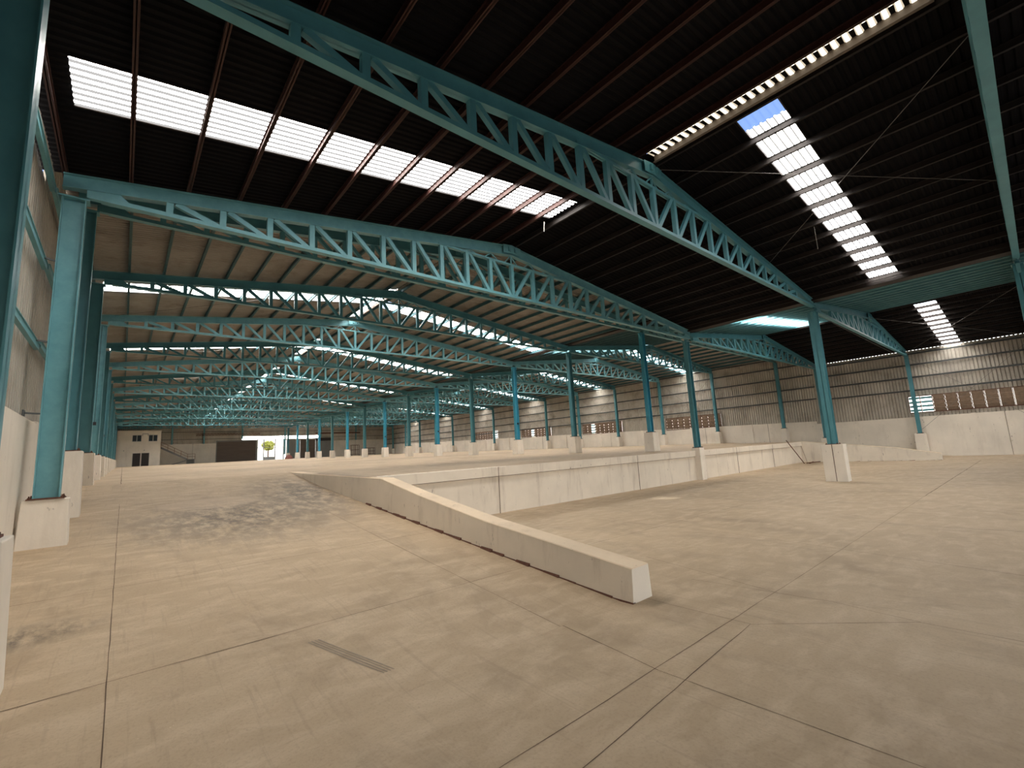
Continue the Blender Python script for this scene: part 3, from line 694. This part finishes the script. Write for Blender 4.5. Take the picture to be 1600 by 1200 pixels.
a = MB(); a.box(12.8, 12.95, YBACK-.1, YBACK+.05, PB, 6.7); a.box(19.2, 19.4, YBACK-.1, YBACK+.05, PB, 6.7); a.box(12.8, 19.4, YBACK-.12, YBACK+.05, 6.6, 6.8); a.build('door_frame', ['greypanel'], sh, sh.location)
sh = thing('door_2', (27, YBACK, PB), 'dark sliding doors in the back wall behind the middle columns', 'door'); sh['kind'] = 'structure'
for x0, x1, m_ in ((24.6, 27.2, 'greypanel'), (27.2, 30.2, 'shutter'), (30.2, 33.55, 'greypanel')):
    a = MB(); a.box(x0, x1-.03, YBACK+.0, YBACK+.05, PB, 6.62); a.box(x0, x1-.03, YBACK-.02, YBACK, 5.0, 5.06); a.build('door_panel', [m_], sh, sh.location)
a = MB(); a.box(30.2, 33.6, YBACK-.05, YBACK, 6.3, 6.95); a.build('door_header', ['dark'], sh, sh.location)
# open gateway and daylight strip above
g = thing('door_3', (21.8, YBACK, PB), 'bright open gateway with a white gate frame, seen at the end of the hall', 'door'); g['kind'] = 'structure'
a = MB()
for x in (19.5, 20.6, 22.6, 24.1): a.box(x-.09, x+.09, YBACK-.02, YBACK+.1, PB, 6.95)
for z in (5.25, 6.9): a.box(19.5, 24.1, YBACK, YBACK+.08, z, z+.08)
a.build('gate_frame', ['gate'], g, g.location)
a = MB(); a.box(20.7, 22.5, YBACK+.02, YBACK+.06, PB, 3.5); a.build('gate_leaf', ['gate'], g, g.location)
a = MB(); a.box(16.9, 31, YBACK+.02, YBACK+.05, 6.9, 7.45); w = struct(a.build('window_1', ['farpan']))
# rust crane beam
a = MB(); a.box(9.6, 19.8, YBACK-.9, YBACK-.75, 7.72, 7.8); a.box(9.6, 19.8, YBACK-.9, YBACK-.75, 8.0, 8.08)
for k in range(20): a.bar((9.7+k*.5, YBACK-.82, 7.76), (9.95+k*.5, YBACK-.82, 8.04), .05, .05); a.bar((9.95+k*.5, YBACK-.82, 8.04), (10.2+k*.5, YBACK-.82, 7.76), .05, .05)
tag(a.build('lattice_beam', ['rust'], None, (14.7, YBACK-.8, 7.8)), 'rusty lattice beam fixed high across the back wall', 'beam')
a = MB(); a.box(30.0, 39.5, YBACK-.35, YBACK-.2, 7.75, 8.0); tag(a.build('lintel_beam', ['rust'], None, (34, YBACK-.3, 7.8)), 'dark rusty beam on the back wall right of the gateway', 'beam')
for i, x in enumerate((6.3, 10.9, 16.9, 24.3, 31.2, 38.6)):
    a = MB(); z0 = 6.3 if x < 12 or x > 33 else 7.0; ztop = gz(x)-.15
    a.box(x-.12, x+.12, YBACK-.28, YBACK-.04, z0 if i != 3 else PB+.9, ztop)
    tag(a.build('wall_post', ['palelit'], None, (x, YBACK-.15, z0)), 'pale steel post on the back wall, %s from the left' % ORD[i], 'post', 'back wall posts')
for i, z in enumerate((7.1, 8.4, 9.5)):
    a = MB(); a.box(XWL+.1, XWR-.1 if z > 7.3 else 16.7, YBACK-.06, YBACK-.01, z, z+.08)
    tag(a.build('wall_girt', ['girt'], None, (20, YBACK, z)), 'horizontal rail across the back wall cladding, %s from the bottom' % ORD[i], 'girt', 'back wall girts')
a = MB(); a.box(31.3, XWR-.1, YBACK-.06, YBACK-.01, 7.1, 7.18); tag(a.build('wall_girt', ['girt'], None, (38, YBACK, 7.1)), 'short low rail on the back wall right of the gateway', 'girt', 'back wall girts')
# office block
OY = 93.6; OX1 = 4.6; pz = P(OY)-.12
of = thing('office_block', (1.6, OY, pz), 'two-storey white office block at the far left end of the hall', 'building'); off = of.location
a = MB(); a.box(XWL+.02, OX1, OY, YBACK-.1, pz-.3, 8.42); a.box(XWL+.02, OX1+.06, OY-.05, YBACK-.1, 8.42, 8.5); a.build('body', ['white'], of, off)
for x in (1.17, 2.25):
    a = MB(); a.box(x, x+.93, OY-.03, OY+.02, pz+.02, pz+2.15); d = a.build('door', ['dark'], of, off)
    a = MB(); a.box(x-.05, x, OY-.05, OY, pz, pz+2.2); a.box(x+.93, x+.98, OY-.05, OY, pz, pz+2.2); a.box(x-.05, x+.98, OY-.05, OY, pz+2.15, pz+2.2); a.build('door_frame', ['alu'], d, off)
for x in (.98, 3.0):
    a = MB(); a.box(x, x+1.15, OY-.04, OY+.01, 6.72, 7.78); w = a.build('window', ['alu'], of, off)
    for q in (.05, .61):
        a = MB(); a.box(x+q, x+q+.48, OY-.055, OY-.035, 6.78, 7.72); a.build('pane', ['glass'], w, off)
a = MB(); a.box(2.2, 2.95, OY-.12, OY, 7.92, 8.0); a.box(2.2, 2.26, OY-.1, OY, 7.6, 7.92); a.box(2.89, 2.95, OY-.1, OY, 7.6, 7.92); a.build('awning_bracket', ['greypanel'], of, off)
for x in (.0, 2.5): a = MB(); a.box(x, x+.1, OY-.08, OY, pz+2.55, pz+2.68); a.build('lamp', ['greypanel'], of, off)
# staircase
st = thing('staircase', (7.2, 95.5, P(95.5)), 'steel staircase with brown railing beside the office block', 'staircase'); off = st.location
zt0 = 5.75; zb0 = P(95.5)+.75
a = MB(); a.bar((4.7, 95.2, zt0), (8.4, 95.2, zb0), .22, .05); a.bar((4.7, 96.1, zt0), (8.4, 96.1, zb0), .22, .05); a.build('stringer', ['greypanel'], st, off)
for k in range(13):
    f = (k+.5)/13; a = MB(); x = 4.7+3.7*f; z = zt0+(zb0-zt0)*f; a.box(x-.14, x+.14, 95.2, 96.1, z, z+.03); a.build('tread', ['greypanel'], st, off)
a = MB(); a.box(8.35, 9.45, 95.1, 96.2, zb0-.06, zb0); a.box(8.4, 8.5, 95.1, 95.2, P(95), zb0); a.box(9.3, 9.4, 95.1, 95.2, P(95), zb0); a.box(8.35, 9.45, 96.1, 96.15, P(95), zb0); a.build('landing', ['greypanel'], st, off)
a = MB()
for h in (.45, .9): a.tube((4.7, 95.15, zt0+h), (8.4, 95.15, zb0+h), .035); a.tube((8.4, 95.15, zb0+h), (9.45, 95.15, zb0+h), .035)
for f in (0, .25, .5, .75, 1): x = 4.7+3.7*f; z = zt0+(zb0-zt0)*f; a.tube((x, 95.15, z), (x, 95.15, z+.9), .035)
a.tube((9.45, 95.15, zb0), (9.45, 95.15, zb0+.9), .035); a.build('railing', ['rail'], st, off)
a = MB(); a.bar((6.3, 95.3, P(95)), (8.2, 95.3, zb0-.2), .14, .08); a.build('prop', ['greypanel'], st, off)
# loose items at the far end
for i, (x, y, w, h, lab) in enumerate(((36.2, 94, 1.6, 2.2, 'small steel rack on wheels by the back wall, taller and nearer the gateway'), (39.5, 95, 2.2, 1.5, 'low steel rack against the back right corner'))):
    t = thing('steel_rack', (x, y, P(y)), lab, 'rack', 'steel racks'); z = P(y)
    a = MB()
    for dx in (0, w/2, w):
        for dy in (0, .8): a.tube((x+dx, y+dy, z+.12), (x+dx, y+dy, z+h), .04)
    for zz in (.3, h*.55, h): a.tube((x, y, z+zz), (x+w, y, z+zz), .035); a.tube((x, y+.8, z+zz), (x+w, y+.8, z+zz), .035)
    a.build('frame', ['rust'], t, t.location)
    for dx in (0, w):
        a = MB(); a.tube((x+dx, y-.04, z+.09), (x+dx, y+.04, z+.09), .09, 12); a.build('wheel', ['black'], t, t.location)
a = MB(); x, y = X1-.2, YD+BAY*12+4.6; z = P(y)
for k in range(7):
    cx_, cy_ = x+random.uniform(-.3, .3), y+random.uniform(-.2, .2); r = random.uniform(.25, .4)
    n = 10
    for j in range(4):
        z0, z1 = z+j*r*.5, z+(j+1)*r*.5; ra, rb = r*math.cos(j*.38), r*math.cos((j+1)*.38)
        a.hexa([(cx_-ra, cy_-ra, z0), (cx_+ra, cy_-ra, z0), (cx_+ra, cy_+ra, z0), (cx_-ra, cy_+ra, z0)], [(cx_-rb, cy_-rb, z1), (cx_+rb, cy_-rb, z1), (cx_+rb, cy_+rb, z1), (cx_-rb, cy_+rb, z1)])
tag(a.build('cloth_bundle', ['pink'], None, (x, y, z)), 'faded pink bundle beside a far middle column plinth', 'bundle')
# leaning pole on the dock wall near the right ramp
a = MB(); a.tube((37.6, 11.6, .02), (36.6, 12.25, 1.75), .03); tag(a.build('leaning_pole', ['rust'], None, (37.6, 11.6, 0)), 'thin dark pole leaning on the right end of the dock wall', 'pole')
a = MB(); a.tube((37.4, 11.2, .05), (39.2, 11.5, .05), .04); a.tube((37.8, 11.5, .04), (39.4, 11.1, .05), .03); tag(a.build('scrap_pipes', ['rust'], None, (38.3, 11.3, 0)), 'dark scrap pipes lying at the foot of the dock wall', 'pipe')
# ================================================================== OUTSIDE
a = MB(); a.add([(-60, -60, -.05), (100, -60, -.05), (100, -7, -.05), (-60, -7, -.05)], [(0, 1, 2, 3)]); struct(a.build('ground_front', ['earth']))
a = MB(); a.add([(-60, YBACK+.2, PB-.03), (110, YBACK+.2, PB-.03), (110, 220, PB-.03), (-60, 220, PB-.03)], [(0, 1, 2, 3)]); struct(a.build('ground_back', ['earth']))
def leaf_tree(x, y, z, h, r, label):
    t = thing('tree', (x, y, z), label, 'tree', 'trees beyond the gateway'); a = MB(); a.tube((x, y, z), (x, y, z+h*.6), .15, 8); a.build('trunk', ['rust'], t, t.location)
    a = MB(); rnd = random.Random(int(x*10))
    for k in range(900):
        d = Vector((rnd.gauss(0, 1), rnd.gauss(0, 1), rnd.gauss(0, 1))).normalized()*r*rnd.uniform(.5, 1); c = Vector((x, y, z+h*.75))+Vector((d.x, d.y, d.z*.8))
        u_ = Vector((rnd.gauss(0, 1), rnd.gauss(0, 1), rnd.gauss(0, 1))).normalized()*.22; v_ = u_.orthogonal().normalized()*.14
        a.add([c-u_, c+v_, c+u_, c-v_], [(0, 1, 2, 3)])
    a.build('crown', ['leaf'], t, t.location)
leaf_tree(25.3, 116, PB, 4.5, 1.45, 'yellow-green tree seen through the open gateway')
